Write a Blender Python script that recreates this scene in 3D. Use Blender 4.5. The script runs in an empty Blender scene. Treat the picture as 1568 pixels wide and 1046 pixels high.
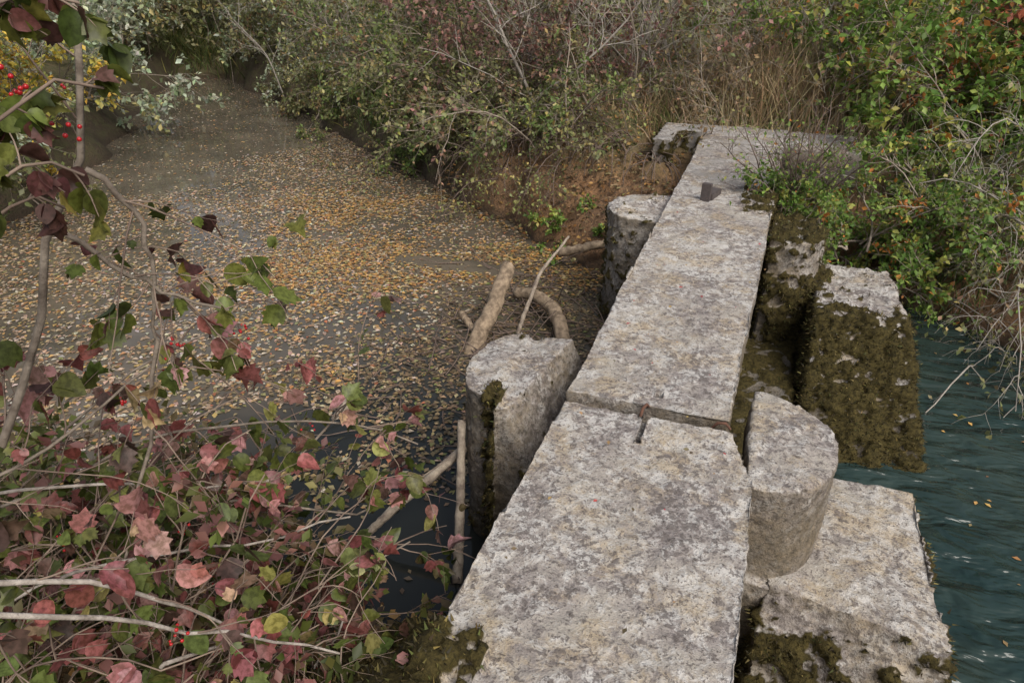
import bpy, bmesh, math, numpy as np
from mathutils import Vector, noise
rng=np.random.default_rng(7)
S=bpy.context.scene
S.view_settings.view_transform='Standard'; S.view_settings.look='None'; S.view_settings.exposure=0
# ---------- helpers ----------
def link(o,parent=None):
    S.collection.objects.link(o)
    if parent: o.parent=parent
    return o
def empty(name):
    return link(bpy.data.objects.new(name,None))
def mesh_np(name,V,F,mat,col=None,smooth=False,parent=None):
    V=np.asarray(V,dtype=np.float32).reshape(-1,3); F=np.asarray(F,dtype=np.int32)
    k=F.shape[1]; me=bpy.data.meshes.new(name)
    me.vertices.add(len(V)); me.vertices.foreach_set('co',V.ravel())
    me.loops.add(F.size); me.loops.foreach_set('vertex_index',F.ravel())
    me.polygons.add(len(F)); me.polygons.foreach_set('loop_start',np.arange(0,F.size,k,dtype=np.int32))
    if col is not None:
        a=me.color_attributes.new('Col','FLOAT_COLOR','POINT')
        c=np.ones((len(V),4),dtype=np.float32); c[:,:3]=col; a.data.foreach_set('color',c.ravel())
    me.update(calc_edges=True)
    if smooth: me.polygons.foreach_set('use_smooth',np.ones(len(F),dtype=bool))
    me.materials.append(mat)
    return link(bpy.data.objects.new(name,me),parent)
def nrm(a): return a/np.maximum(np.linalg.norm(a,axis=-1,keepdims=True),1e-9)
class NT:
    def __init__(s,name):
        s.m=bpy.data.materials.new(name); s.m.use_nodes=True; s.t=s.m.node_tree; s.t.nodes.clear()
        s.out=s.n('ShaderNodeOutputMaterial')
    def n(s,typ,**k):
        n=s.t.nodes.new(typ)
        for a,b in k.items(): setattr(n,a,b)
        return n
    def l(s,a,b): s.t.links.new(a,b)
    def noise(s,co,scale,detail=4,rough=.6,dist=0):
        n=s.n('ShaderNodeTexNoise'); n.inputs['Scale'].default_value=scale; n.inputs['Detail'].default_value=detail
        n.inputs['Roughness'].default_value=rough; n.inputs['Distortion'].default_value=dist; s.l(co,n.inputs['Vector']); return n.outputs[0]
    def ramp(s,f,a,b,lo=0,hi=1):
        n=s.n('ShaderNodeMapRange'); n.inputs[1].default_value=a; n.inputs[2].default_value=b; n.inputs[3].default_value=lo; n.inputs[4].default_value=hi
        s.l(f,n.inputs[0]); return n.outputs[0]
    def mix(s,f,a,b,blend='MIX'):
        n=s.n('ShaderNodeMix',data_type='RGBA',blend_type=blend)
        for i,x in ((0,f),(6,a),(7,b)):
            if isinstance(x,(int,float)): n.inputs[i].default_value=x
            elif isinstance(x,tuple): n.inputs[i].default_value=(*x,1)
            else: s.l(x,n.inputs[i])
        return n.outputs[2]
    def math(s,op,a,b):
        n=s.n('ShaderNodeMath',operation=op)
        for i,x in ((0,a),(1,b)):
            if isinstance(x,(int,float)): n.inputs[i].default_value=x
            else: s.l(x,n.inputs[i])
        return n.outputs[0]
def leaf_mat(name,trans=.3,rough=.5,detail=False):
    t=NT(name); a=t.n('ShaderNodeAttribute',attribute_name='Col')
    b=t.n('ShaderNodeBsdfPrincipled'); b.inputs['Roughness'].default_value=rough
    b.inputs['Specular IOR Level'].default_value=.35
    c=a.outputs[0]
    if detail:
        co=t.n('ShaderNodeTexCoord').outputs['Object']
        c=t.mix(t.ramp(t.noise(co,70,3),.4,.62),c,t.mix(1.0,c,(.5,.5,.42),'MULTIPLY'))
    t.l(c,b.inputs['Base Color'])
    if trans>0:
        tr=t.n('ShaderNodeBsdfTranslucent'); t.l(c,tr.inputs[0])
        m=t.n('ShaderNodeMixShader'); m.inputs[0].default_value=trans; t.l(b.outputs[0],m.inputs[1]); t.l(tr.outputs[0],m.inputs[2]); t.l(m.outputs[0],t.out.inputs[0])
    else: t.l(b.outputs[0],t.out.inputs[0])
    return t.m
def bark_mat(name,c1,c2,sc=25,bump=True):
    t=NT(name); co=t.n('ShaderNodeTexCoord').outputs['Object']; b=t.n('ShaderNodeBsdfPrincipled'); b.inputs['Roughness'].default_value=.85
    nz=t.noise(co,sc,3); t.l(t.mix(t.ramp(nz,.35,.65),c1,c2),b.inputs['Base Color'])
    if bump:
        bp=t.n('ShaderNodeBump'); bp.inputs['Strength'].default_value=.5; bp.inputs['Distance'].default_value=.01; t.l(t.noise(co,sc*3,3),bp.inputs['Height']); t.l(bp.outputs[0],b.inputs['Normal'])
    t.l(b.outputs[0],t.out.inputs[0]); return t.m
def stone_mat(name):
    t=NT(name); co=t.n('ShaderNodeTexCoord').outputs['Object']; b=t.n('ShaderNodeBsdfPrincipled'); b.inputs['Roughness'].default_value=.9
    b.inputs['Specular IOR Level'].default_value=.2
    n0=t.noise(co,1.7,3,.6); n1=t.noise(co,3.1,5,.7,.3); n2=t.noise(co,15,6,.74,.6); n3=t.noise(co,42,5,.74,.3); n4=t.noise(co,110,2,.6)
    n5=t.noise(co,3.3,6,.8,.2)
    c=t.mix(t.ramp(n1,.4,.62),(.31,.275,.255),(.41,.37,.315))
    wl=t.math('ADD',n2,t.math('MULTIPLY',t.math('SUBTRACT',n0,.5),.5))
    c=t.mix(t.ramp(wl,.48,.56,0,.8),c,(.56,.535,.50))          # pale lichen
    c=t.mix(t.ramp(n5,.49,.62,0,.58),c,(.40,.295,.16))          # ochre stain
    dl=t.math('SUBTRACT',n3,t.math('MULTIPLY',t.math('SUBTRACT',n1,.5),.4))
    c=t.mix(t.ramp(dl,.525,.585,0,.8),c,(.13,.11,.10))            # dark lichen
    c=t.mix(t.ramp(n2,.45,.36,0,.65),c,(.20,.175,.165))
    c=t.mix(t.ramp(n3,.39,.33,0,.5),c,(.62,.60,.56))
    c=t.mix(t.ramp(n4,.59,.67,0,.75),c,(.08,.066,.057))            # pits
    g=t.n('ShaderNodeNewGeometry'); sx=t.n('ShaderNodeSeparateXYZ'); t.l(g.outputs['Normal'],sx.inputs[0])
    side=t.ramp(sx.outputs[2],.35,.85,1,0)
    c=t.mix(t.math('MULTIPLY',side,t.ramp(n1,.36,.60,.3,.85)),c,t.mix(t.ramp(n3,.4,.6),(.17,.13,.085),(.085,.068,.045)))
    sp=t.n('ShaderNodeSeparateXYZ'); t.l(co,sp.inputs[0])
    low=t.ramp(t.math('ADD',sp.outputs[2],t.math('MULTIPLY',n1,.3)),-.42,-.8,0,.9); c=t.mix(low,c,(.045,.036,.022))
    st=t.math('MULTIPLY',t.ramp(sp.outputs[1],5.2,5.9),t.ramp(n1,.45,.60,0,.6)); c=t.mix(st,c,(.21,.20,.195))
    am=t.n('ShaderNodeAttribute',attribute_name='moss')
    c=t.mix(t.ramp(am.outputs['Fac'],-.06,.03),c,t.mix(t.ramp(n3,.4,.6),(.03,.024,.008),(.075,.058,.018)))
    t.l(c,b.inputs['Base Color'])
    h=t.math('ADD',t.math('MULTIPLY',n2,.5),t.math('MULTIPLY',n3,.45))
    h=t.math('ADD',h,t.math('MULTIPLY',n4,.25))
    bp=t.n('ShaderNodeBump'); bp.inputs['Strength'].default_value=1; bp.inputs['Distance'].default_value=.02; t.l(h,bp.inputs['Height']); t.l(bp.outputs[0],b.inputs['Normal'])
    t.l(b.outputs[0],t.out.inputs[0]); return t.m
M_leaf=leaf_mat('leaf'); M_float=leaf_mat('wet_leaf',0,.35); M_fleaf=leaf_mat('autumn_leaf',.3,.45,True); M_moss=leaf_mat('moss',0,.8)
M_twig=bark_mat('twig_bark',(.22,.17,.13),(.34,.29,.23),25,False); M_twigd=bark_mat('dark_bark',(.10,.07,.055),(.18,.13,.10),25,False)
M_fg=bark_mat('grey_bark',(.28,.23,.18),(.13,.10,.075),18); M_fgt=bark_mat('brown_twig',(.27,.20,.15),(.12,.08,.06),9,False); M_fgp=bark_mat('pale_stem',(.42,.37,.32),(.2,.165,.135),30)
M_grey=bark_mat('pale_twig',(.42,.38,.33),(.28,.24,.2),25,False)
M_log=bark_mat('log_bark',(.36,.27,.18),(.14,.10,.065),22); M_pale=bark_mat('pale_bark',(.42,.35,.27),(.18,.14,.11),22)
M_stone=stone_mat('lichen_stone')
# ---------- terrain ----------
WZ=-1.0
POLY=np.array([(-1.4,6.2),(-2.9,7.0),(-5.9,9.4),(-10.5,12.9),(-13.2,14.6),(-14.2,14.2),(-12.8,12.0),(-10.6,9.2),(-8.6,6.1),(-7.5,4.4),(-5.6,3.0),(-4.2,2.0),(-2.6,1.55),(-1.3,1.75),(-.6,1.5),(.3,.8),(.6,-1),(2,-5),(8,-9),(16,-6),(12,1),(7,4.6),(4,5.4),(2.1,5.75),(1.3,5.95),(.4,6.4)],float)
def sdf(x,y):
    x=np.asarray(x,float); y=np.asarray(y,float); d=np.full(x.shape,1e9); ins=np.zeros(x.shape,bool); n=len(POLY)
    for i in range(n):
        a=POLY[i]; b=POLY[(i+1)%n]; e=b-a; wx=x-a[0]; wy=y-a[1]
        t=np.clip((wx*e[0]+wy*e[1])/(e@e),0,1); d=np.minimum(d,np.hypot(wx-t*e[0],wy-t*e[1]))
        c=((a[1]>y)!=(b[1]>y)); xi=a[0]+(y-a[1])/(e[1] if abs(e[1])>1e-9 else 1e-9)*e[0]; ins^=(c&(x<xi))
    return np.where(ins,-d,d)
def wob(x,y):
    return .12*np.sin(1.7*x+.6*y)+.1*np.sin(2.9*y-1.1*x+1)+.06*np.sin(6.1*x+2.2)+.06*np.sin(5.3*y+4.1*x)+.03*np.sin(15*x+7*y)
def gh(x,y):
    d=sdf(x,y)+wob(x,y)*.8
    up=.95*(1-np.exp(-np.maximum(d,0)/.45))+.25*(1-np.exp(-np.maximum(d,0)/5))
    h=np.where(d>0,WZ-.02+up,WZ-.02+.7*(np.exp(np.minimum(d,0)/.5)-1))
    return h+np.where(d>0,1,0)*np.minimum(1,np.maximum(d,0))*(.05*np.sin(3*x+y)+.04*np.sin(4.3*y-2*x))-.12*(np.abs(x)<1.3)*(np.abs(y-7.6)<.9)
def axis(lo,hi,st,far):
    a=list(np.arange(lo,hi,st)); s=st; v=lo; L=[]
    while v>-far: s*=1.25; v-=s; L.append(v)
    v=a[-1]; s=st; R=[]
    while v<far: s*=1.25; v+=s; R.append(v)
    return np.array(L[::-1]+a+R)
ax=axis(-15,8,.07,500); ay=axis(-3,18,.07,500); X,Y=np.meshgrid(ax,ay)
Z=gh(X,Y)
for j in range(X.shape[0]):
    if ay[j]<-1 or ay[j]>13: continue
    for i in range(X.shape[1]):
        if -9<ax[i]<5: Z[j,i]+=.11*noise.fractal((ax[i]*2.6,ay[j]*2.6,0),.6,2,5)
idx=np.arange(X.size).reshape(X.shape)
F=np.stack([idx[:-1,:-1],idx[:-1,1:],idx[1:,1:],idx[1:,:-1]],-1).reshape(-1,4)
t=NT('ground'); co=t.n('ShaderNodeTexCoord').outputs['Object']; b=t.n('ShaderNodeBsdfPrincipled'); b.inputs['Roughness'].default_value=.95
sp=t.n('ShaderNodeSeparateXYZ'); t.l(co,sp.inputs[0])
c=t.mix(t.ramp(t.noise(co,3,4,.7),.35,.65),(.17,.10,.055),(.38,.21,.10))
c=t.mix(t.ramp(sp.outputs[0],-2.6,-3.8),c,t.mix(t.ramp(t.noise(co,5,4,.7),.4,.6),(.07,.05,.03),(.09,.085,.035)))
c=t.mix(t.ramp(t.noise(co,26,4,.75),.5,.64),c,(.10,.065,.04))
c=t.mix(t.math('MULTIPLY',t.ramp(sp.outputs[2],-.4,-.05),t.ramp(t.noise(co,1.2,4,.7),.3,.5,.4,1)),c,t.mix(t.ramp(t.noise(co,14,3),.4,.6),(.09,.095,.03),(.18,.14,.07)))
c=t.mix(t.ramp(sp.outputs[1],14,20,0,.8),c,(.28,.30,.12))
c=t.mix(t.ramp(sp.outputs[2],-.85,-1.0),c,(.06,.04,.024))
t.l(c,b.inputs['Base Color']); bp=t.n('ShaderNodeBump'); bp.inputs['Distance'].default_value=.08; t.l(t.noise(co,12,5,.75),bp.inputs['Height']); t.l(bp.outputs[0],b.inputs['Normal']); t.l(b.outputs[0],t.out.inputs[0])
mesh_np('ground',np.stack([X,Y,Z],-1),F,t.m,smooth=True)
# ---------- water ----------
def water(name,x0,x1,y0,y1,c1,c2,bs,bscale,rough,stretch=1,dist=.05,deep=None,rot=.5):
    t=NT(name); co=t.n('ShaderNodeTexCoord').outputs['Object']; b=t.n('ShaderNodeBsdfPrincipled')
    b.inputs['Roughness'].default_value=rough; b.inputs['IOR'].default_value=1.333
    c=t.mix(t.ramp(t.noise(co,1.3,4,.7),.35,.65),c1,c2)
    if deep:
        sp=t.n('ShaderNodeSeparateXYZ'); t.l(co,sp.inputs[0]); c=t.mix(t.math('MULTIPLY',t.ramp(sp.outputs[0],-3.4,-2.3),t.ramp(sp.outputs[1],5.2,3.2)),c,deep)
    t.l(c,b.inputs['Base Color'])
    mp=t.n('ShaderNodeMapping'); mp.inputs['Scale'].default_value=(1,stretch,1); mp.inputs['Rotation'].default_value=(0,0,rot); t.l(co,mp.inputs[0])
    bp=t.n('ShaderNodeBump'); bp.inputs['Strength'].default_value=bs; bp.inputs['Distance'].default_value=dist; t.l(t.noise(mp.outputs[0],bscale,3,.45,.3),bp.inputs['Height']); t.l(bp.outputs[0],b.inputs['Normal'])
    t.l(b.outputs[0],t.out.inputs[0])
    return mesh_np(name,[(x0,y0,WZ),(x1,y0,WZ),(x1,y1,WZ),(x0,y1,WZ)],[[0,1,2,3]],t.m)
water('pond_water',-30,-.2,-1,25,(.14,.115,.085),(.08,.07,.053),.05,3,.04,deep=(.02,.022,.02))
water('canal_water',-.2,30,-20,10,(.016,.034,.032),(.034,.052,.044),1,3.2,.03,2.2,.12,rot=-.35)
# ---------- stone ----------
tx=bpy.data.textures.new('big','CLOUDS'); tx.noise_scale=.35; tx.noise_depth=3
tx2=bpy.data.textures.new('small','CLOUDS'); tx2.noise_scale=.045; tx2.noise_depth=3
MOSSV=[];MOSSN=[]
def stone(name,pieces,mat,parent=None,vox=.016,d1=.03,d2=.016,cut=[],moss=None,md=1.0):
    bm=bmesh.new()
    for P in pieces:
        vs=[bm.verts.new(p) for p in P]; r=bmesh.ops.convex_hull(bm,input=vs)
        bad=[v for v in vs if v.is_valid and not v.link_faces]
        bmesh.ops.delete(bm,geom=bad,context='VERTS')
    me=bpy.data.meshes.new(name); bm.to_mesh(me); bm.free(); me.materials.append(mat)
    o=link(bpy.data.objects.new(name,me),parent)
    r=o.modifiers.new('r','REMESH'); r.mode='VOXEL'; r.voxel_size=vox; r.use_smooth_shade=True
    cs=[]
    for c in cut:
        bm=bmesh.new(); vs=[bm.verts.new(p) for p in c]; bmesh.ops.convex_hull(bm,input=vs)
        mm=bpy.data.meshes.new('cc'); bm.to_mesh(mm); bm.free(); oc=bpy.data.objects.new('cc',mm); S.collection.objects.link(oc); cs.append(oc)
        bo=o.modifiers.new('b','BOOLEAN'); bo.operation='DIFFERENCE'; bo.object=oc; bo.solver='EXACT'
    for tex,s in ((tx,d1),(tx2,d2)):
        d=o.modifiers.new('d','DISPLACE'); d.texture=tex; d.texture_coords='GLOBAL'; d.strength=s; d.mid_level=.5
    dg=bpy.context.evaluated_depsgraph_get(); e=o.evaluated_get(dg); nm=bpy.data.meshes.new_from_object(e)
    o.modifiers.clear(); o.data=nm
    nm.polygons.foreach_set('use_smooth',np.ones(len(nm.polygons),dtype=bool))
    for x in cs: bpy.data.objects.remove(x)
    n=len(nm.vertices); co=np.zeros(n*3,np.float32); nm.vertices.foreach_get('co',co); co=co.reshape(-1,3)
    no=np.zeros(n*3,np.float32); nm.vertices.foreach_get('normal',no); no=no.reshape(-1,3)
    v=np.full(n,-.5,np.float32)
    if moss:
        bias=moss(co[:,0],co[:,1],co[:,2],no)
        for i in np.where(bias>-.6)[0]: v[i]=bias[i]+noise.fractal(co[i]*11,.5,2,5)*.5
        m=v>0
        co=co+no*(np.clip(v,-.1,.35)*.09)[:,None]; nm.vertices.foreach_set('co',co.astype(np.float32).ravel())
        k=np.where(m&(no[:,2]>-.3))[0]
        if len(k):
            k=rng.choice(k,int(len(k)*md)); MOSSV.append(co[k]);MOSSN.append(no[k])
    a=nm.attributes.new('moss','FLOAT','POINT'); a.data.foreach_set('value',v)
    nm.update()
    return o
def prism(poly,z0,z1,dx=0,dy=0): return [(x,y,z1) for x,y in poly]+[(x+dx,y+dy,z0) for x,y in poly]
def box(x0,x1,y0,y1,z0,z1): return prism([(x0,y0),(x1,y0),(x1,y1),(x0,y1)],z0,z1)
br=empty('stone_footbridge')
def chip(cx,cy,cz,r,n=10):
    a=rng.normal(size=(n,3)); a=a/np.linalg.norm(a,axis=1)[:,None]*r*rng.uniform(.6,1,(n,1)); return [tuple(p+np.array([cx,cy,cz])) for p in a*np.array([1,1.8,1])]
stone('near_slab',[prism([(-.50,-1),(.16,-1),(.165,1.5),(.16,2.05),(.065,2.10),(.06,2.32),(-.62,2.31),(-.645,1.3),(-.53,1.0)],-.2,0)],M_stone,br,vox=.013,
  cut=[box(-.282,-.268,2.13,2.36,-.022,.1),box(-.30,-.262,2.295,2.4,-.04,.1),chip(.17,1.75,.01,.035),chip(.17,1.25,.01,.03),chip(-.645,1.62,.01,.03)],
  moss=lambda x,y,z,n:np.where((x<-.47)&(y<1.15),.12-(x+.55)*3,-1))
stone('moss_mound',[[(-.95,.7,-.15),(-.6,.7,-.05),(-.58,1.15,-.06),(-.8,1.25,-.22),(-1.0,1.1,-.3),(-1,.7,-1),(-.5,.7,-1),(-.5,1.3,-1),(-1,1.3,-1)]],M_stone,br,vox=.02,d1=.1,moss=lambda x,y,z,n:.35+0*x)
stone('far_slab',[prism([(-.64,2.37),(.05,2.38),(.09,3.9),(.10,5.4),(.16,7.3),(-.66,7.3)],-.2,0)],M_stone,br,vox=.014,cut=[box(-.265,-.24,2.47,2.505,-.06,.1),chip(.085,3.0,.01,.04),chip(.10,3.7,.01,.03),chip(.1,4.3,.01,.045),chip(-.65,3.3,.01,.04),chip(-.65,4.4,.01,.035),chip(-.05,2.37,.01,.03)],
  moss=lambda x,y,z,n:np.where((np.abs(y-5.45)<.35)&(x>-.12),.12-np.abs(y-5.45)*.4-np.abs(x-.05)*.8,-1))
stone('end_slab',[box(-.64,.19,7.25,8.05,-.3,.01),box(.215,.85,7.15,7.95,-.3,.02)],M_stone,br,vox=.02)
stone('left_end_block',[box(-1.12,-.62,7.72,8.05,-.35,.015),box(-1.12,-.93,7.2,8.05,-.35,.015),box(-1.1,-.64,7.4,8.0,-.9,-.3)],M_stone,br,vox=.02,moss=lambda x,y,z,n:np.where((n[:,2]<.5)|(x>-.9)&(y<7.7),-.02,-.4))
stone('right_end_block',[box(.1,.84,7.2,7.95,-1.3,-.27)],M_stone,br,vox=.03)
stone('center_end_pier',[box(-.6,.1,6.6,7.9,-1.3,-.22)],M_stone,br,vox=.03)
def dshape(x0,x1,y0,y1,sgn,n=14):
    yc=(y0+y1)/2; r=(y1-y0)/2; nose=min(abs(x1-x0),r*1.0); xc=x1-sgn*nose
    P=[(x0,y0),(x0,y1)]
    for i in range(n+1):
        a=math.pi/2-math.pi*i/n; P.append((xc+sgn*nose*math.cos(a)**.8 if math.cos(a)>1e-6 else xc,yc+r*math.sin(a)))
    return P
stone('stone_pier',[prism(dshape(.13,.45,2.02,2.68,1),-.46,-.02),box(-.02,.3,2.0,2.7,-1.2,-.45)],M_stone,None,vox=.012,d1=.06,d2=.02,cut=[chip(.46,2.35,-.02,.035),chip(.33,2.06,-.02,.03),chip(.3,2.68,-.02,.04)])
stone('stone_pier',[prism(dshape(-.985,-1.2,2.35,3.0,-1),-1.3,-.1),box(-1.02,-.9,2.40,2.97,-1.3,-.11),box(-1.0,-.7,2.42,2.93,-1.3,-.4),
   [(-.945,2.28,-.12),(-.93,2.99,-.10),(-.76,2.97,-.07),(-.88,2.31,-.11),(-.60,2.97,-.42),(-.66,2.24,-.55),(-.6,2.2,-1.3),(-.6,2.99,-1.3),(-.94,2.24,-1.3),(-.93,2.99,-1.3)]],M_stone,None,vox=.013,d1=.04,
   moss=lambda x,y,z,n:np.where((x<-.92)&(x>-1.01)&(y<2.47),.12,-.45+.5*np.clip(-z-.6,0,.5)))
stone('stone_pier',[prism(dshape(.13,.5,4.75,5.35,1),-1.3,-.08)],M_stone,None,vox=.016,d1=.06,moss=lambda x,y,z,n:np.where(n[:,2]>.5,.2,np.where(z>-.3,-.2,.15)))
stone('stone_pier',[prism(dshape(-.6,-1.1,4.85,5.5,-1),-1.3,-.06),box(-.6,.1,4.9,5.4,-1.3,-.2)],M_stone,None,vox=.018,d1=.07,d2=.03,moss=lambda x,y,z,n:np.where(n[:,2]<.5,-.12,-.35))
stone('under_wall',[box(-.55,.05,2.1,3.0,-1.3,-.2),box(-.6,.1,-1,1.9,-1.3,-.19)],M_stone,br,vox=.03)
def butt(xa,xb,yf,yb,zt,dy,zb,spread=.1,sk=0):
    return [(xa,yf+sk,zt),(xb,yf,zt),(xb,yb,zt-.02),(xa,yb,zt-.02),(xa-.02,yf+sk-dy,zb),(xb+spread,yf-dy,zb),(xb+spread,yb,zb),(xa-.02,yb,zb)]
stone('stone_buttress',[butt(.27,.87,1.93,2.8,-.43,.42,-1.15,.10,.08)],M_stone,None,vox=.014,d1=.06,moss=lambda x,y,z,n:np.where(z<-.52,-.08+.8*np.clip(-z-.5,0,.6)-.45*np.clip(x-.45,0,1),np.where(n[:,2]<.5,-.15,-.7)))
stone('stone_buttress',[butt(.49,1.03,4.45,5.45,-.42,.85,-1.12,.15)],M_stone,None,vox=.015,d1=.09,d2=.03,moss=lambda x,y,z,n:np.where(y<4.6,.26-.5*np.clip(x-.95,0,1)-.6*np.clip(y-4.4,0,1)+.3*np.clip(-z-.8,0,1),np.where(x<.6,.1,-.35)))
stone('stone_sill',[box(.02,.42,2.6,5.0,-1.3,-.85)],M_stone,None,vox=.025,d1=.08,moss=lambda x,y,z,n:.15+0*x,md=.4)
# ---------- vegetation ----------
def grow(base,dr,length,K,wb,droop):
    N=len(base); P=np.zeros((N,K,3)); P[:,0]=base; d=nrm(dr); st=(np.asarray(length)/(K-1))[:,None]
    for k in range(1,K):
        d=nrm(d+rng.normal(0,wb,(N,3))+np.array([0,0,-droop*k/K])); P[:,k]=P[:,k-1]+d*st
    return P
def kids(P,n,t0,t1,spread,up=0.0):
    N,K,_=P.shape; pi=np.repeat(np.arange(N),n); t=rng.uniform(t0,t1,len(pi))*(K-1.001); i=t.astype(int); f=(t-i)[:,None]
    b=P[pi,i]*(1-f)+P[pi,i+1]*f; tg=nrm(P[pi,i+1]-P[pi,i]); r=nrm(np.cross(tg,rng.normal(size=tg.shape)))
    a=rng.normal(spread,.2,len(pi))[:,None]
    return b,nrm(tg*np.cos(a)+r*np.sin(a)+np.array([0,0,up])),pi,t/(K-1)
def tubes(P,r0,r1,m=4):
    N,K,_=P.shape; r0=np.broadcast_to(r0,(N,)); r1=np.broadcast_to(r1,(N,))
    tg=nrm(np.gradient(P,axis=1)); ref=nrm(np.array([.31,.22,.55])); a=nrm(np.cross(tg,ref)); b=np.cross(tg,a)
    s=np.linspace(0,1,K)[None,:]; R=(r0[:,None]*(1-s)+r1[:,None]*s)[:,:,None,None]
    th=np.arange(m)/m*2*math.pi; V=P[:,:,None,:]+R*(a[:,:,None,:]*np.cos(th)[:,None]+b[:,:,None,:]*np.sin(th)[:,None])
    id=np.arange(N*K*m).reshape(N,K,m); n2=np.roll(id,-1,axis=2)
    F=np.stack([id[:,:-1],n2[:,:-1],n2[:,1:],id[:,1:]],-1).reshape(-1,4)
    return V.reshape(-1,3),F
def cat(L):
    V=[];F=[];o=0
    for v,f in L: V.append(v);F.append(f+o);o+=len(v)
    return np.concatenate(V),np.concatenate(F)
RH=(np.array([(0,0,0),(.3,.5,.08),(0,1,-.05),(-.3,.5,.08)]),np.array([(0,1,2),(0,2,3)]))
def fan(h):
    o=h+[(-x,y) for x,y in h[::-1][1:-1]]
    return (np.array([(0,.4,-.03)]+[(x,y,.35*abs(x)-.22*y*y) for x,y in o]),np.array([(0,i+1,(i+1)%len(o)+1) for i in range(len(o))]))
LB=fan([(.0,0),(.2,.03),(.36,.2),(.5,.45),(.34,.5),(.40,.72),(.20,.72),(0,1.0)])
OV=fan([(.0,0),(.22,.06),(.38,.25),(.41,.45),(.33,.68),(.17,.88),(0,1.0)])
def leaves(P,D,Nn,s,tmpl,col,curl=None):
    T,Ft=tmpl; side=nrm(np.cross(D,Nn)); Nn=np.cross(side,D); s=s[:,None,None]
    z=T[None,:,2:3]
    if curl is not None: z=z*curl[:,None,None]
    V=P[:,None,:]+s*(T[None,:,0:1]*side[:,None]+T[None,:,1:2]*D[:,None]+z*Nn[:,None])
    F=(Ft[None]+(np.arange(len(P))*len(T))[:,None,None]).reshape(-1,3)
    return V.reshape(-1,3),F,np.repeat(col,len(T),axis=0)
def pick(pal,N,group=None,ng=1,mult=1.0):
    pal=np.array(pal); w=pal[:,3]/pal[:,3].sum()
    i=rng.choice(len(pal),N,p=w)
    if group is not None:
        gi=rng.choice(len(pal),ng,p=w); use=rng.random(N)<.6; i=np.where(use,gi[group],i)
    return np.clip(pal[i,:3]*mult*rng.uniform(.65,1.35,(N,1))*rng.uniform(.9,1.1,(N,3)),0,.9)
def bush(name,loc,h,ns=14,n1=8,n2=6,nl=8,ls=.05,pal=None,tilt=.5,lean=(0,0),rad=.4,twig=None,droop=.12,tmpl=RH,r=.012,leaf_t0=.1,wb=.12,z=None,mult=1.6):
    e=empty(name); x,y=loc; b=np.stack([x+rng.normal(0,rad,ns),y+rng.normal(0,rad,ns),np.zeros(ns)],-1); b[:,2]=gh(b[:,0],b[:,1])-.05 if z is None else z
    az=rng.uniform(0,2*math.pi,ns); ti=np.abs(rng.normal(tilt,.25,ns))
    d=np.stack([np.cos(az)*np.sin(ti)+lean[0],np.sin(az)*np.sin(ti)+lean[1],np.cos(ti)],-1)
    A=grow(b,d,h*rng.uniform(.6,1.15,ns),9,wb,droop)
    q,dd,pi,tt=kids(A,n1,.1,1,.8,.15); B=grow(q,dd,h*.42*rng.uniform(.4,1.2,len(q))*(1.15-.6*tt),6,wb*1.2,droop)
    q,dd,_,_=kids(B,n2,.15,1,.8,.05); C=grow(q,dd,h*.17*rng.uniform(.4,1.3,len(q)),4,wb*1.3,droop)
    V,Fc=cat([tubes(A,r,r*.35),tubes(B,r*.45,r*.15,3),tubes(C,r*.2,r*.08,3)])
    mesh_np('branches',V,Fc,twig or M_twig,parent=e,smooth=True)
    if nl>0:
        q,dd,pi,_=kids(C,nl,leaf_t0,1,1.0,0); N=len(q)
        nn=nrm(rng.normal(0,.5,(N,3))+np.array([0,0,1.0])); dd=nrm(dd+rng.normal(0,.3,(N,3))-np.array([0,0,.15]))
        V,Fl,cc=leaves(q,dd,nn,ls*rng.uniform(.6,1.3,N),tmpl,pick(pal,N,pi//n2,len(B),mult))
        mesh_np('foliage',V,Fl,M_leaf,col=cc,parent=e)
    return e
G=[(.08,.115,.03,3),(.115,.15,.045,3),(.055,.08,.022,2),(.2,.2,.05,1)]
OL=[(.12,.125,.05,3),(.16,.155,.07,2),(.09,.095,.04,2),(.24,.2,.075,1),(.17,.11,.06,.8)]
YG=[(.18,.19,.065,3),(.14,.15,.055,2),(.25,.2,.07,1),(.09,.1,.04,1)]
PU=[(.16,.085,.07,3),(.2,.105,.085,2),(.10,.085,.05,3),(.22,.14,.09,1)]
SI=[(.30,.32,.24,3),(.22,.25,.17,3),(.14,.17,.09,2),(.33,.30,.14,1)]
YE=[(.35,.24,.04,3),(.25,.22,.05,2),(.15,.17,.05,2)]
RO=[(.30,.09,.05,2.5),(.32,.14,.07,2.5),(.14,.16,.03,3),(.22,.07,.05,1)]
GB=[(.08,.135,.025,4),(.13,.18,.04,3),(.22,.22,.05,1.3),(.3,.12,.03,.5)]
BR=[(.20,.13,.07,2),(.14,.10,.05,2),(.12,.12,.04,2)]
bush('willow_shrub',(-10.9,8.0),2.3,13,9,6,8,.10,SI,.55,(.12,0),.45)
bush('willow_shrub',(-13.4,10.4),2.6,13,9,6,8,.11,SI,.5,(0,0),.5)
bush('willow_shrub',(-14.6,12.6),2.6,13,9,6,8,.11,SI+OL,.55,(0,0),.5)
bush('yellow_leaf_shrub',(-9.5,6.5),1.6,12,8,6,8,.085,YE,.65,(.15,.05),.35)
bush('green_shrub',(-8.6,4.9),1.5,13,8,6,7,.07,OL,.8,(.2,.1),.4)
bush('green_shrub',(-8.3,3.4),1.5,13,8,6,7,.07,SI+OL,.8,(.2,.1),.4)
bush('willow_shrub',(-13,7.3),3.0,12,8,6,8,.12,SI,.5,(0,0),.8)
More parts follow.
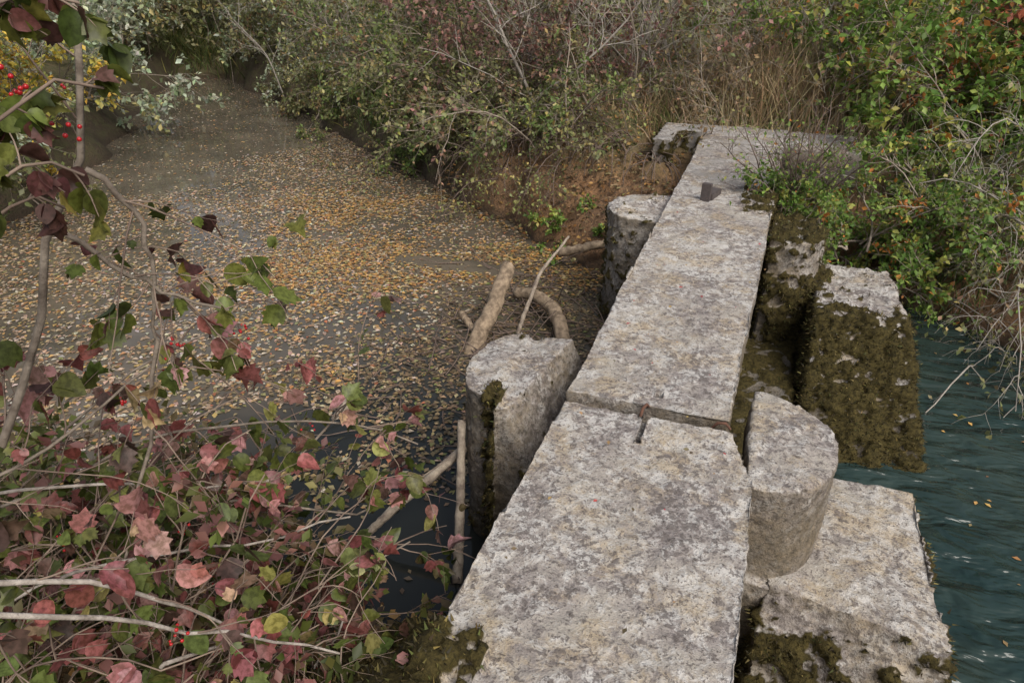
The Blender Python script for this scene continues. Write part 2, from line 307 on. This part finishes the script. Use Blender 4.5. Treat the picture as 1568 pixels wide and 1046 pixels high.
for (x,y,h,p) in [(-14.6,15.6,2.6,OL+SI),(-13.0,15.8,3.0,OL),(-16.2,15.0,3.2,SI),(-14,18.6,4.2,SI+OL),(-12.3,17.5,4.2,YG),(-18.5,13,3.2,SI),(-17.5,18.2,4.6,OL),(-10.6,16.2,4,OL+SI),(-22,16,4.4,SI)]:
    bush('olive_shrub',(x,y),h,13,9,6,8,.115,p,.5,(0,-.05),.6)
bush('hawthorn_shrub',(-9.6,14.2),2.8,14,9,6,9,.09,OL+SI,.6,(0,-.15),.5)
bush('hawthorn_shrub',(-7.7,12.6),2.9,14,9,6,8,.08,OL+SI,.6,(0,-.15),.5)
bush('hawthorn_shrub',(-6.0,11.2),2.8,15,10,6,8,.075,G+OL,.6,(0,-.2),.5)
bush('hawthorn_shrub',(-4.7,9.9),2.5,15,10,6,8,.07,G+OL,.7,(0,-.3),.45)
bush('hawthorn_shrub',(-4.0,8.9),1.3,14,8,6,8,.06,OL,.8,(0,-.3),.35)
for (x,y,p) in [(-4.7,9.0,G),(-5.8,9.9,OL),(-7.0,10.8,G+OL),(-8.2,11.7,OL),(-9.4,12.7,SI+OL)]:
    bush('bank_undergrowth',(x,y),.9,14,8,5,8,.06,p,1.0,(-.1,-.4),.4,droop=.4,r=.007)
bush('hawthorn_shrub',(-2.9,8.2),1.2,14,8,6,7,.055,G+OL,.8,(0,-.3),.35)
bush('spindle_shrub',(-3.3,9.2),2.3,15,10,6,8,.065,PU,.6,(-.05,-.2),.5,twig=M_twigd)
bush('spindle_shrub',(-2.2,9.0),2.0,14,9,6,6,.06,PU+OL,.6,(0,-.2),.5)
bush('bare_thicket',(-3.4,8.1),1.5,16,8,6,4,.055,OL,.9,(-.1,-.35),.6,droop=.3,r=.010,twig=M_twigd)
bush('bare_thicket',(-2.2,7.7),1.2,16,8,6,3,.045,YG,.9,(0,-.3),.5,droop=.4,r=.009,twig=M_twigd)
bush('bare_thicket',(-.9,8.9),1.5,16,8,6,2,.05,BR,.6,(0,-.1),.5,droop=.2,r=.009)
bush('hazel_sapling',(-2.3,9.0),2.8,7,7,5,1,.05,YG,.28,(0,-.05),.5,twig=M_grey,r=.024,droop=.02)
bush('hazel_sapling',(-.7,9.5),2.4,9,7,5,1,.05,OL,.3,(0,-.05),.6,twig=M_grey,r=.016,droop=.02)
bush('hazel_sapling',(-4.6,10.6),3.0,7,7,5,1,.05,OL,.35,(0,-.15),.6,twig=M_grey,r=.02,droop=.04)
bush('hazel_sapling',(-8.5,12.4),2.6,6,7,5,1,.05,YG,.35,(0,-.1),.6,twig=M_grey,r=.018,droop=.05)
for (x,y,h,p,nl) in [(-4.6,12,3.6,OL,6),(-2.8,11,3.2,OL,4),(-1.4,10.6,3.0,YG,3),(-.4,9.9,2.2,BR,3),(-6.5,14.5,4.5,G+OL,7),(-3.5,14.5,4.2,OL,6),(-.8,13,3.6,YG,5),(-9,19,5.5,OL,7),(-4,19,5,OL,7),(1.4,13.0,3.0,OL,6),(-.9,17.5,4.5,OL,7)]:
    bush('hazel_thicket',(x,y),h,14,8,6,nl,.08,p,.4,(0,0),.7,twig=M_grey if nl<5 else None)
for (x,y,h,p) in [(1.1,9.7,2.2,GB),(2.1,9.1,2.2,GB),(3.2,9.2,2.3,RO),(2.4,10.8,3.0,GB),(4.0,10.4,3.0,GB),(4.2,8.3,1.9,RO),(5.4,8.2,2.4,GB),(6.3,10.5,3.2,RO),(8.2,9,3,RO),(4.5,13,4,G),(.9,11.8,2.6,YG),(2.2,8.0,1.2,GB),(3.0,8.2,1.6,RO)]:
    bush('dogwood_shrub',(x,y),h,14,9,6,8,.08,p,.6,(0,-.05),.45,mult=1.75)
bush('bramble_bush',(2.3,6.4),1.6,24,7,5,2,.05,OL,.9,(.1,-.4),.4,droop=.45,twig=M_grey,r=.009)
bush('bramble_bush',(3.2,6.1),1.7,26,7,5,2,.05,GB,.9,(-.2,-.4),.5,droop=.45,twig=M_grey,r=.009)
bush('bramble_bush',(1.9,6.1),1.0,20,7,5,3,.045,OL,1.0,(.1,-.4),.35,droop=.5,twig=M_grey,r=.006)
bush('bramble_bush',(2.9,5.7),1.1,22,7,5,3,.045,OL,1.0,(0,-.4),.35,droop=.5,twig=M_twig,r=.006)
bush('bramble_bush',(2.4,5.75),1.0,24,7,5,3,.045,OL+GB,1.0,(0,-.4),.4,droop=.5,twig=M_grey,r=.006)
bush('bramble_bush',(4.6,6.2),1.7,22,7,5,2,.05,BR,.8,(-.1,-.3),.5,droop=.4,twig=M_twig,r=.009)
bush('privet_shrub',(1.15,6.4),.8,18,8,5,8,.048,GB,.9,(0,-.2),.2,z=-.75)
bush('privet_shrub',(1.7,6.5),1.0,18,8,5,8,.05,GB,.9,(0,-.2),.3)
bush('privet_shrub',(.62,6.1),.66,15,7,5,7,.042,GB,.9,(.05,-.15),.15,z=-.5)
bush('privet_shrub',(.32,5.65),.44,16,6,4,7,.04,GB,.8,(.1,-.1),.1,z=-.12,r=.005)
bush('wild_privet_tuft',(.26,5.8),.78,30,5,4,1,.035,GB,.5,(0,-.1),.09,z=-.12,twig=M_twigd,r=.008,droop=.0)
bush('ivy_patch',(-1.95,6.2),.34,26,6,4,6,.045,GB,1.1,(0,-.3),.22,r=.003)
# grass
def grass(name,cx,cy,sx,sy,N,h,pal,wid=.006,lean=.35,mult=1.3):
    x=rng.normal(cx,sx,N);y=rng.normal(cy,sy,N); k=sdf(x,y)>.02; x=x[k];y=y[k];N=len(x)
    b=np.stack([x,y,gh(x,y)-.01],-1); d=np.stack([rng.normal(0,lean,N),rng.normal(0,lean,N),np.ones(N)],-1)
    P=grow(b,d,h*rng.uniform(.4,1.2,N),5,.12,.35)
    sd=nrm(np.cross(P[:,1]-P[:,0],rng.normal(size=(N,3)))); w=np.array([1,.9,.7,.45,.05])*wid
    V=np.stack([P-sd[:,None]*w[None,:,None],P+sd[:,None]*w[None,:,None]],2).reshape(N,-1,3)
    base=np.array([[0,1,3,2],[2,3,5,4],[4,5,7,6],[6,7,9,8]]); F=(base[None]+np.arange(N)[:,None,None]*10).reshape(-1,4)
    mesh_np(name,V.reshape(-1,3),F,M_leaf,col=np.repeat(pick(pal,N,mult=mult),10,axis=0))
DG=[(.30,.22,.13,3),(.36,.29,.17,2),(.2,.15,.08,2)]
grass('dry_grass',.1,9.2,.5,.5,2500,.9,DG)
grass('dry_grass',-1.0,8.6,.8,.3,900,.4,DG)
grass('grass_patch',-5.2,9.8,1.2,.7,3000,.35,G); grass('grass_patch',-8.0,4.2,.5,.6,1500,.3,GB); grass('grass_patch',1.0,8.6,1.5,.4,2500,.35,G+DG)
grass('grass_patch',-2.6,1.0,.8,.35,2500,.3,G+DG)
grass('grass_patch',2.2,6.2,.8,.25,1800,.35,G+OL)
grass('grass_patch',-14.2,15.0,1.0,.5,2500,.5,G+OL,.012)
N=150; bx=rng.uniform(-3.6,-.9,N); by=7.15+.55*(-1.4-bx)*.55+rng.uniform(0,.5,N); b=np.stack([bx,by,gh(bx,by)+.03],-1)
d=np.stack([rng.normal(0,.5,N),-1+0*bx,rng.normal(.2,.3,N)],-1); P=grow(b,d,rng.uniform(.4,1.1,N),8,.2,.7); V,Fq=tubes(P,.008,.002); mesh_np('hanging_roots',V,Fq,M_twigd,smooth=True)
def litter(name,N,x0,x1,y0,y1,pal,ls=.05):
    x=rng.uniform(x0,x1,N); y=rng.uniform(y0,y1,N); k=sdf(x,y)>-.1; x=x[k];y=y[k];N=len(x); P=np.stack([x,y,np.maximum(gh(x,y),WZ)+rng.uniform(.0,.05,N)],-1)
    D=nrm(rng.normal(size=(N,3))*np.array([1,1,.35])); V,Fl,cc=leaves(P,D,nrm(rng.normal(0,.4,(N,3))+np.array([0,-.2,1])),ls*rng.uniform(.5,1.3,N),RH,pick(pal,N)); mesh_np(name,V,Fl,M_leaf,col=cc)
# ---------- floating leaves ----------
def flo(name,N,x0,x1,y0,y1,densf,ls,pal,z=WZ,mult=1.12):
    x=rng.uniform(x0,x1,N); y=rng.uniform(y0,y1,N); k=(sdf(x,y)<.05)&(rng.random(N)<densf(x,y)); x=x[k];y=y[k];N=len(x)
    P=np.stack([x,y,np.full(N,z+.002)+rng.uniform(0,.005,N)],-1); az=rng.uniform(0,2*math.pi,N); D=np.stack([np.cos(az),np.sin(az),rng.normal(0,.04,N)],-1)
    V,Fl,cc=leaves(P,nrm(D),nrm(np.array([0,0,1.])+rng.normal(0,.06,(N,3))),ls*rng.uniform(.5,1.35,N),RH,pick(pal,N,mult=mult))
    mesh_np(name,V,Fl,M_float,col=cc)
FL=[(.38,.29,.20,4),(.31,.215,.12,4),(.38,.23,.09,2.5),(.20,.14,.085,3),(.42,.37,.30,2),(.2,.18,.08,1),(.30,.12,.06,.6)]
FO=[(.40,.235,.075,4),(.31,.16,.055,3.5),(.42,.31,.16,2),(.20,.12,.055,4),(.24,.21,.09,1.5)]
FD=[(.14,.10,.055,4),(.20,.14,.08,3),(.09,.065,.04,3),(.30,.22,.11,1),(.14,.15,.05,1)]
litter('leaf_litter',5000,-4,-.8,6,8.6,FD+FO); litter('leaf_litter',3000,-3,-.7,.2,1.8,FD+FO)
def cl(x,y): return np.sin(1.9*x+.7*y)+np.sin(2.7*y-1.3*x+2)+.7*np.sin(5.1*x-3*y)+.5*np.sin(9*y+4*x)
def zone(x,y):
    return 1/(1+np.exp(-(x+2.35+.18*cl(x,y))*6))
def op(x,y):
    a=np.hypot((x+2.55)/.5,(y-2.75)/.33)+.12*cl(x*2,y*2)<1; b=np.hypot((x+1.4)/.45,(y-2.05)/.45)+.1*cl(x*2,y)<1; c=np.hypot((x+2.6)/.55,(y-5.6)/.16)+.15*cl(x*2,y*3)<1
    return np.where(a|b|c,.06,1)
def d1(x,y):
    fade=np.clip(.84+.16*cl(x,y)+.16*np.sin(13*x+5*y)*np.sin(11*y-3*x),0,1)
    d=fade*(1-zone(x,y)); s=np.clip((x+7.6+.25*cl(x,y))*1.2,.10,1); s=np.where(y>6.2,s,1)
    far=np.clip(1.25-(y-9.5)*.3,.2,1)
    return d*np.minimum(s,far)*op(x,y)
flo('floating_leaves',165000,-14,-.5,1.3,14.5,d1,.046,FL)
flo('floating_leaves',36000,-6.5,-1.2,3.2,8.2,lambda x,y:np.clip(.78-.7*np.hypot((x+3.3)*.62+(y-5.7)*.2,(y-5.7)*.55-(x+3.3)*.12)+.3*cl(x,y),0,1)*op(x,y),.047,FO,WZ+.005)
flo('floating_leaves',22000,-3.4,-.7,1.4,6.3,lambda x,y:np.clip(.8+.2*cl(x,y),0,1)*zone(x+.4,y)*np.where(y<2.5,.3,1)*op(x,y),.042,FD)
flo('floating_leaves',320,1.0,6,-1,6,lambda x,y:1+0*x,.035,FO)
# ---------- logs ----------
def log(name,pts,r0,r1,mat,n=22):
    pts=np.array(pts,float); s=np.linspace(0,len(pts)-1,n); i=np.minimum(s.astype(int),len(pts)-2); f=(s-i)[:,None]
    P=(pts[i]*(1-f)+pts[i+1]*f)[None]+rng.normal(0,r0*.07,(1,n,3)); V,Fq=tubes(P,r0,r1,10); V=V+rng.normal(0,r0*.06,V.shape)
    caps=np.array([[0,1,2,3],[0,3,4,9],[4,5,8,9],[5,6,7,8]]); L=len(V)-10
    return mesh_np(name,V,np.concatenate([Fq,caps[:,::-1],caps+L]),mat,smooth=True)
log('fallen_log',[(-1.80,4.8,-.55),(-1.82,4.5,-.78),(-1.86,4.1,-1.05)],.062,.07,M_log)
log('fallen_log',[(-1.80,5.0,-.88),(-1.6,4.92,-.85),(-1.42,4.78,-.86),(-1.3,4.6,-.90),(-1.2,4.4,-1.02)],.05,.06,M_log)
log('fallen_log',[(-1.7,5.9,-.85),(-1.35,5.9,-.72),(-1.0,6.1,-.7)],.045,.035,M_log)
log('fallen_branch',[(-1.17,2.46,-.35),(-1.1,2.25,-.7),(-1.02,2.02,-.95)],.02,.026,M_pale)
log('fallen_branch',[(-1.15,2.45,-.5),(-1.5,2.17,-.85),(-1.62,2.1,-1.0)],.024,.02,M_pale)
log('fallen_branch',[(-2.1,4.5,-.9),(-1.85,4.3,-1.0)],.03,.025,M_log)
log('fallen_branch',[(-1.62,4.5,-1.0),(-1.55,4.85,-.6),(-1.42,5.2,-.4)],.018,.010,M_pale)
log('fallen_branch',[(-2.3,3.2,-.9),(-2.35,3.0,-1.03)],.03,.03,M_pale,6)
N=300; bx=rng.normal(-1.7,.45,N); by=rng.normal(4.5,.9,N); b=np.stack([bx,by,np.full(N,WZ+.015)],-1)
d=rng.normal(size=(N,3)); d[:,2]=np.abs(d[:,2])*.2; P=grow(b,d,rng.uniform(.1,.5,N),5,.15,.1); V,Fq=tubes(P,.006,.003); mesh_np('stick_debris',V,Fq,M_twigd,smooth=True)
# ---------- foreground guelder rose ----------
e=empty('guelder_rose_bush')
stems=[([(-1.85,.5,-.2),(-1.7,.75,.4),(-1.54,.94,.82),(-1.49,1.005,1.06),(-1.43,1.10,1.19),(-1.395,1.14,1.41),(-1.38,1.155,1.55),(-1.36,1.2,1.8)],.013),
([(-1.43,1.10,1.19),(-1.383,1.153,1.10),(-1.379,1.157,.92),(-1.40,1.13,.74)],.008),
([(-1.49,1.02,1.10),(-1.43,1.094,.97),(-1.373,1.165,.863),(-1.277,1.269,.785)],.007),
([(-1.8,.5,.4),(-1.62,.785,.517),(-1.58,.858,.513),(-1.493,1.004,.598),(-1.454,1.06,.632),(-1.4,1.2,.7)],.006),
([(-1.9,.9,-.2),(-1.455,1.222,.117),(-1.124,1.532,-.13),(-.95,1.66,0),(-.856,1.696,.083)],.006),
([(-2.1,.9,.1),(-1.59,1.216,.342),(-1.372,1.454,.286),(-1.148,1.637,.19),(-1.002,1.73,.077)],.006),
([(-1.32,1.07,.79),(-1.379,.997,.465),(-1.472,.852,.095),(-1.5,.8,-.3)],.006),
([(-1.6,.9,-.5),(-1.5,1.2,-.1),(-1.3,1.5,.15),(-1.2,1.7,.3)],.007),
([(-2.3,.8,-.4),(-2.2,1.2,.1),(-1.95,1.5,.35),(-1.7,1.7,.45)],.007),
([(-1.5,.6,-.6),(-1.35,.9,-.3),(-1.1,1.25,-.2),(-.9,1.45,-.1)],.006)]
pale=[([(-1.3,.2,.72),(-1.161,.462,.588),(-1.113,.569,.472),(-1.058,.668,.325),(-.923,.844,.124),(-.829,.936,.014)],.007),
([(-1.4,.3,.62),(-1.26,.52,.55),(-1.17,.66,.45),(-1.105,.776,.255),(-1.028,.876,.02)],.008),
([(-1.3,.55,-.1),(-1.18,.7,.1),(-1.15,.85,.02),(-1.12,1.0,-.1)],.008),
([(-2.0,.6,.35),(-1.75,.85,.36),(-1.5,1.05,.30),(-1.25,1.25,.22)],.006),
([(-1.8,.5,.1),(-1.5,.8,.2),(-1.25,1.1,.1),(-1.05,1.35,.05)],.006),
([(-1.15,.8,-.6),(-1.02,.96,-.283),(-.909,1.065,-.045)],.007)]
def resamp(pts,n=12):
    pts=np.array(pts,float); L=np.r_[0,np.cumsum(np.linalg.norm(np.diff(pts,axis=0),axis=1))]; s=np.linspace(0,L[-1],n)
    return np.stack([np.interp(s,L,pts[:,k]) for k in range(3)],-1)
A=np.stack([resamp(p) for p,_ in stems]); A[:,1:-1]+=rng.normal(0,.006,A[:,1:-1].shape); AR=np.array([r for _,r in stems])
Pp=np.stack([resamp(p) for p,_ in pale]); Pp[:,1:-1]+=rng.normal(0,.007,Pp[:,1:-1].shape)
V,Fc=tubes(Pp,np.array([r for _,r in pale]),.003,7); mesh_np('pale_stems',V,Fc,M_fgp,parent=e,smooth=True)
N=75; b=np.stack([rng.uniform(-2.7,-1.0,N),rng.uniform(.2,.9,N),rng.uniform(-.8,-.2,N)],-1)
d=np.stack([rng.normal(.25,.35,N),rng.uniform(.3,1,N),rng.uniform(.15,1.1,N)],-1); R=grow(b,d,rng.uniform(.7,1.3,N),12,.09,.28)
A2=np.concatenate([A,R,Pp]); r2=np.r_[AR,np.full(N,.0045),np.full(len(Pp),.004)]
q,dd,pi,tt=kids(A2,7,.12,1,.8,.05); B=grow(q,dd,rng.uniform(.1,.42,len(q)),7,.14,.2)
q,dd,pi2,_=kids(B,2,.3,1,.7,0); C=grow(q,dd,rng.uniform(.05,.18,len(q)),4,.12,.15)
def clear(P): return ~((P[...,0]>-.72)&(P[...,2]>-.1)).any(axis=1)
kb=clear(B); kc=clear(C); B=B[kb]; C=C[kc]
V,Fc=tubes(A2[:len(A)],AR,AR*.5,7); mesh_np('stems',V,Fc,M_fg,parent=e,smooth=True)
V,Fc=cat([tubes(R[clear(R)],.0045,.002,5),tubes(B,.0028,.0014,4),tubes(C,.0016,.0009,3)]); mesh_np('twigs',V,Fc,M_fgt,parent=e,smooth=True)
BC=np.concatenate([B[:,[0,2,4,6]],C]); 
q,dd,pi,tt=kids(BC,4,.3,1,.9,-.3); hg=q[:,2]; keep=rng.random(len(q))<np.where(hg>.75,.42,.66); q=q[keep];dd=dd[keep];pi=pi[keep]; N=len(q)
hgt=q[:,2]
VR=[(.38,.14,.13,3),(.48,.25,.23,3),(.26,.08,.07,2),(.16,.18,.05,3.5),(.11,.13,.03,3),(.12,.065,.05,2),(.44,.31,.18,1),(.32,.30,.09,1)]
LOW=[(.13,.15,.035,4),(.14,.10,.05,3),(.24,.11,.09,2),(.08,.10,.025,4),(.30,.27,.10,1),(.38,.19,.16,1.2)]
TOP=[(.11,.05,.04,3),(.15,.17,.035,4),(.18,.07,.06,1.5),(.30,.24,.05,.5),(.07,.09,.02,3)]
c1=pick(VR,N,pi,len(BC)); c2=pick(LOW,N,pi,len(BC)); c3=pick(TOP,N,pi,len(BC))
w=rng.random(N); col=np.where((hgt<-.1+.4*(w-.5))[:,None],c2,np.where((hgt>.8)[:,None],c3,c1))
nn=nrm(rng.normal(0,.8,(N,3))+np.array([.1,-.3,.6])); dd=nrm(dd+rng.normal(0,.35,(N,3))-np.array([0,0,.6]))
sz=.055*rng.uniform(.4,1.45,N); cu=rng.uniform(-.3,2.4,N)
for nm,tm,mk in (('lobed_leaves',LB,w<.65),('oval_leaves',OV,w>=.65)):
    V,Fl,cc=leaves(q[mk],dd[mk],nn[mk],sz[mk],tm,col[mk],cu[mk]); mesh_np(nm,V,Fl,M_fleaf,col=cc,parent=e)
Tst=np.stack([resamp(p) for p in [[(-1.35,.4,1.0),(-1.15,.62,1.32),(-1.05,.80,1.44),(-1.02,.86,1.42)],[(-1.35,.4,1.2),(-1.2,.7,1.5),(-1.1,.85,1.56),(-1.07,.90,1.54)],[(-1.4,.5,1.0),(-1.25,.75,1.25),(-1.2,.84,1.30),(-1.15,.88,1.26)],[(-1.5,.5,1.2),(-1.35,.8,1.4),(-1.3,.9,1.5),(-1.27,.95,1.55)],[(-1.45,.5,.9),(-1.35,.75,1.15),(-1.28,.86,1.22),(-1.25,.9,1.18)]]])
q,dd,pi,tt=kids(Tst,11,.2,1,.9,-.1); B=grow(q,dd,rng.uniform(.03,.11,len(q)),5,.15,.25)
q,dd,pi,tt=kids(B,6,.2,1,.9,-.3); N=len(q)
V,Fc=cat([tubes(Tst,.005,.0025,6),tubes(B,.0022,.001,4)]); mesh_np('overhanging_twigs',V,Fc,M_fgt,parent=e,smooth=True)
nn=nrm(rng.normal(0,.6,(N,3))+np.array([.3,-.6,.5])); dd=nrm(dd+rng.normal(0,.3,(N,3))-np.array([0,0,.7])); col=pick(TOP,N,pi,len(B)); sz=.046*rng.uniform(.6,1.3,N); cu=rng.uniform(0,2.2,N); mk=rng.random(N)<.5
for nm,tm,mk in (('overhanging_leaves',LB,mk),('overhanging_oval_leaves',OV,~mk)):
    V,Fl,cc=leaves(q[mk],dd[mk],nn[mk],sz[mk],tm,col[mk],cu[mk]); mesh_np(nm,V,Fl,M_fleaf,col=cc,parent=e)
# berries
t=NT('berry'); b=t.n('ShaderNodeBsdfPrincipled'); b.inputs['Base Color'].default_value=(.40,.012,.015,1); b.inputs['Roughness'].default_value=.2; t.l(b.outputs[0],t.out.inputs[0])
bm=bmesh.new(); bmesh.ops.create_icosphere(bm,subdivisions=2,radius=1); sv=np.array([v.co[:] for v in bm.verts]); sf=np.array([[v.index for v in f.verts] for f in bm.faces]); bm.free()
cen=[(-1.42,1.12,1.38),(-1.36,1.15,.76),(-1.40,1.13,.70),(-1.27,1.28,.74),(-1.14,.8,1.45),(-1.1,.84,1.38)]
q,dd,_,_=kids(A2,1,.4,1,.5,-.5); cen+= [tuple(p) for p in q[rng.choice(len(q),32,replace=False)] if p[0]<-.75]
BP=[];ST=[]
for c0 in cen:
    k=rng.integers(3,9); c0=np.array(c0); pts=c0+rng.normal(0,.013,(k,3))-np.array([0,0,.03]); BP.append(pts)
    for p in pts: ST.append(np.stack([c0,(c0+p)/2+rng.normal(0,.003,3),p]))
BP=np.concatenate(BP); rr=.0043*rng.uniform(.8,1.15,len(BP))
V=(BP[:,None]+sv[None]*rr[:,None,None]).reshape(-1,3); Fb=(sf[None]+np.arange(len(BP))[:,None,None]*len(sv)).reshape(-1,3)
mesh_np('berries',V,Fb,t.m,smooth=True,parent=e); V,Fc=tubes(np.array(ST),.0009,.0007,3); mesh_np('berry_stalks',V,Fc,M_twigd,parent=e)
bush('undergrowth_shrub',(-1.45,.9),.75,18,7,5,4,.045,LOW,.9,(.05,.3),.28,twig=M_fgt,r=.006,mult=.9)
bush('undergrowth_shrub',(-2.2,1.1),.8,18,7,5,4,.045,LOW,.9,(.1,.3),.3,twig=M_fgt,r=.006,mult=.9)
# dropped leaves on the slab
N=90; P=np.stack([rng.uniform(-.55,.12,N),rng.uniform(1.2,7,N),np.full(N,.022)],-1); az=rng.uniform(0,6.28,N); D=np.stack([np.cos(az),np.sin(az),0*az],-1)
V,Fl,cc=leaves(P,D,nrm(np.array([0,0,1.])+rng.normal(0,.2,(N,3))),rng.uniform(.01,.028,N),RH,pick([(.3,.05,.05,2),(.3,.2,.08,3),(.12,.09,.05,3)],N)); mesh_np('fallen_leaves',V,Fl,M_float,col=cc)
# moss tufts
MV=np.concatenate(MOSSV);MN=np.concatenate(MOSSN); N=min(len(MV),100000); k=rng.choice(len(MV),N,replace=False); MV=MV[k]+rng.normal(0,.006,(N,3));MN=MN[k]
D=nrm(MN+rng.normal(0,.45,(N,3))-np.array([0,0,.15])); nn=nrm(rng.normal(size=(N,3)))
MT=(np.array([(-.18,0,0),(.18,0,0),(0,1,0)]),np.array([(0,1,2)]))
pn=np.array([noise.noise(Vector(p)*6) for p in MV]); mc=pick([(.055,.042,.014,4),(.085,.066,.02,3),(.15,.115,.035,1.2),(.03,.024,.011,4),(.07,.075,.02,1.5)],N)*(1+.9*np.clip(pn,-.7,.7))[:,None]
V,Fl,cc=leaves(MV,D,nn,.019*rng.uniform(.5,1.5,N),MT,mc); mesh_np('moss',V,Fl,M_moss,col=cc)
# iron fittings
t=NT('iron'); b=t.n('ShaderNodeBsdfPrincipled'); co=t.n('ShaderNodeTexCoord').outputs['Object']; t.l(t.mix(t.noise(co,40,3),(.05,.045,.045),(.15,.12,.11)),b.inputs['Base Color']); b.inputs['Metallic'].default_value=.3; b.inputs['Roughness'].default_value=.6; t.l(b.outputs[0],t.out.inputs[0])
bm=bmesh.new()
for P in (prism([(-.42,5.30),(-.35,5.28),(-.34,5.33),(-.41,5.35)],-.02,.12),prism([(-.40,5.33),(-.33,5.31),(-.28,5.50),(-.36,5.52)],-.01,.04)):
    vs=[bm.verts.new(p) for p in P]; bmesh.ops.convex_hull(bm,input=vs)
bmesh.ops.bevel(bm,geom=bm.edges[:],offset=.004,segments=2,affect='EDGES')
me=bpy.data.meshes.new('iron_bracket'); bm.to_mesh(me); bm.free(); me.materials.append(t.m); link(bpy.data.objects.new('iron_bracket',me))
t=NT('rust'); b=t.n('ShaderNodeBsdfPrincipled'); co=t.n('ShaderNodeTexCoord').outputs['Object']; t.l(t.mix(t.noise(co,60,3),(.06,.03,.02),(.16,.07,.04)),b.inputs['Base Color']); b.inputs['Roughness'].default_value=.85; t.l(b.outputs[0],t.out.inputs[0])
P=np.array([[(-.30,2.31,-.015),(-.295,2.33,.012),(-.285,2.36,.016),(-.28,2.385,-.01)],[(-.02,2.35,-.03),(.0,2.345,.005),(.03,2.35,.006),(.05,2.355,-.02)]]); V,Fq=tubes(P,.007,.006,6); mesh_np('iron_cramp',V,Fq,t.m,smooth=True)
# ---------- light & camera ----------
w=bpy.data.worlds.new('World'); S.world=w; w.use_nodes=True; nt=w.node_tree; bg=nt.nodes['Background']
sky=nt.nodes.new('ShaderNodeTexSky'); sky.sky_type='NISHITA'; sky.sun_disc=False; sky.sun_elevation=math.radians(48); sky.sun_rotation=math.radians(130); sky.dust_density=4
hs=nt.nodes.new('ShaderNodeHueSaturation'); hs.inputs['Saturation'].default_value=.6; nt.links.new(sky.outputs[0],hs.inputs['Color'])
nt.links.new(hs.outputs[0],bg.inputs[0]); bg.inputs[1].default_value=.15
L=bpy.data.lights.new('sun','SUN'); L.energy=2.3; L.angle=math.radians(28); L.color=(1,.955,.88); so=link(bpy.data.objects.new('sun',L))
az=math.radians(130); el=math.radians(48); dv=Vector((math.sin(az)*math.cos(el),math.cos(az)*math.cos(el),math.sin(el))); so.rotation_euler=dv.to_track_quat('Z','Y').to_euler()
cam=bpy.data.cameras.new('camera'); cam.lens=24; cam.sensor_width=36; cam.clip_end=2000; cam.clip_start=.05
c=link(bpy.data.objects.new('camera',cam)); c.location=(0,0,1.6); c.rotation_euler=(math.radians(60.84),0,math.radians(20.3)); S.camera=c
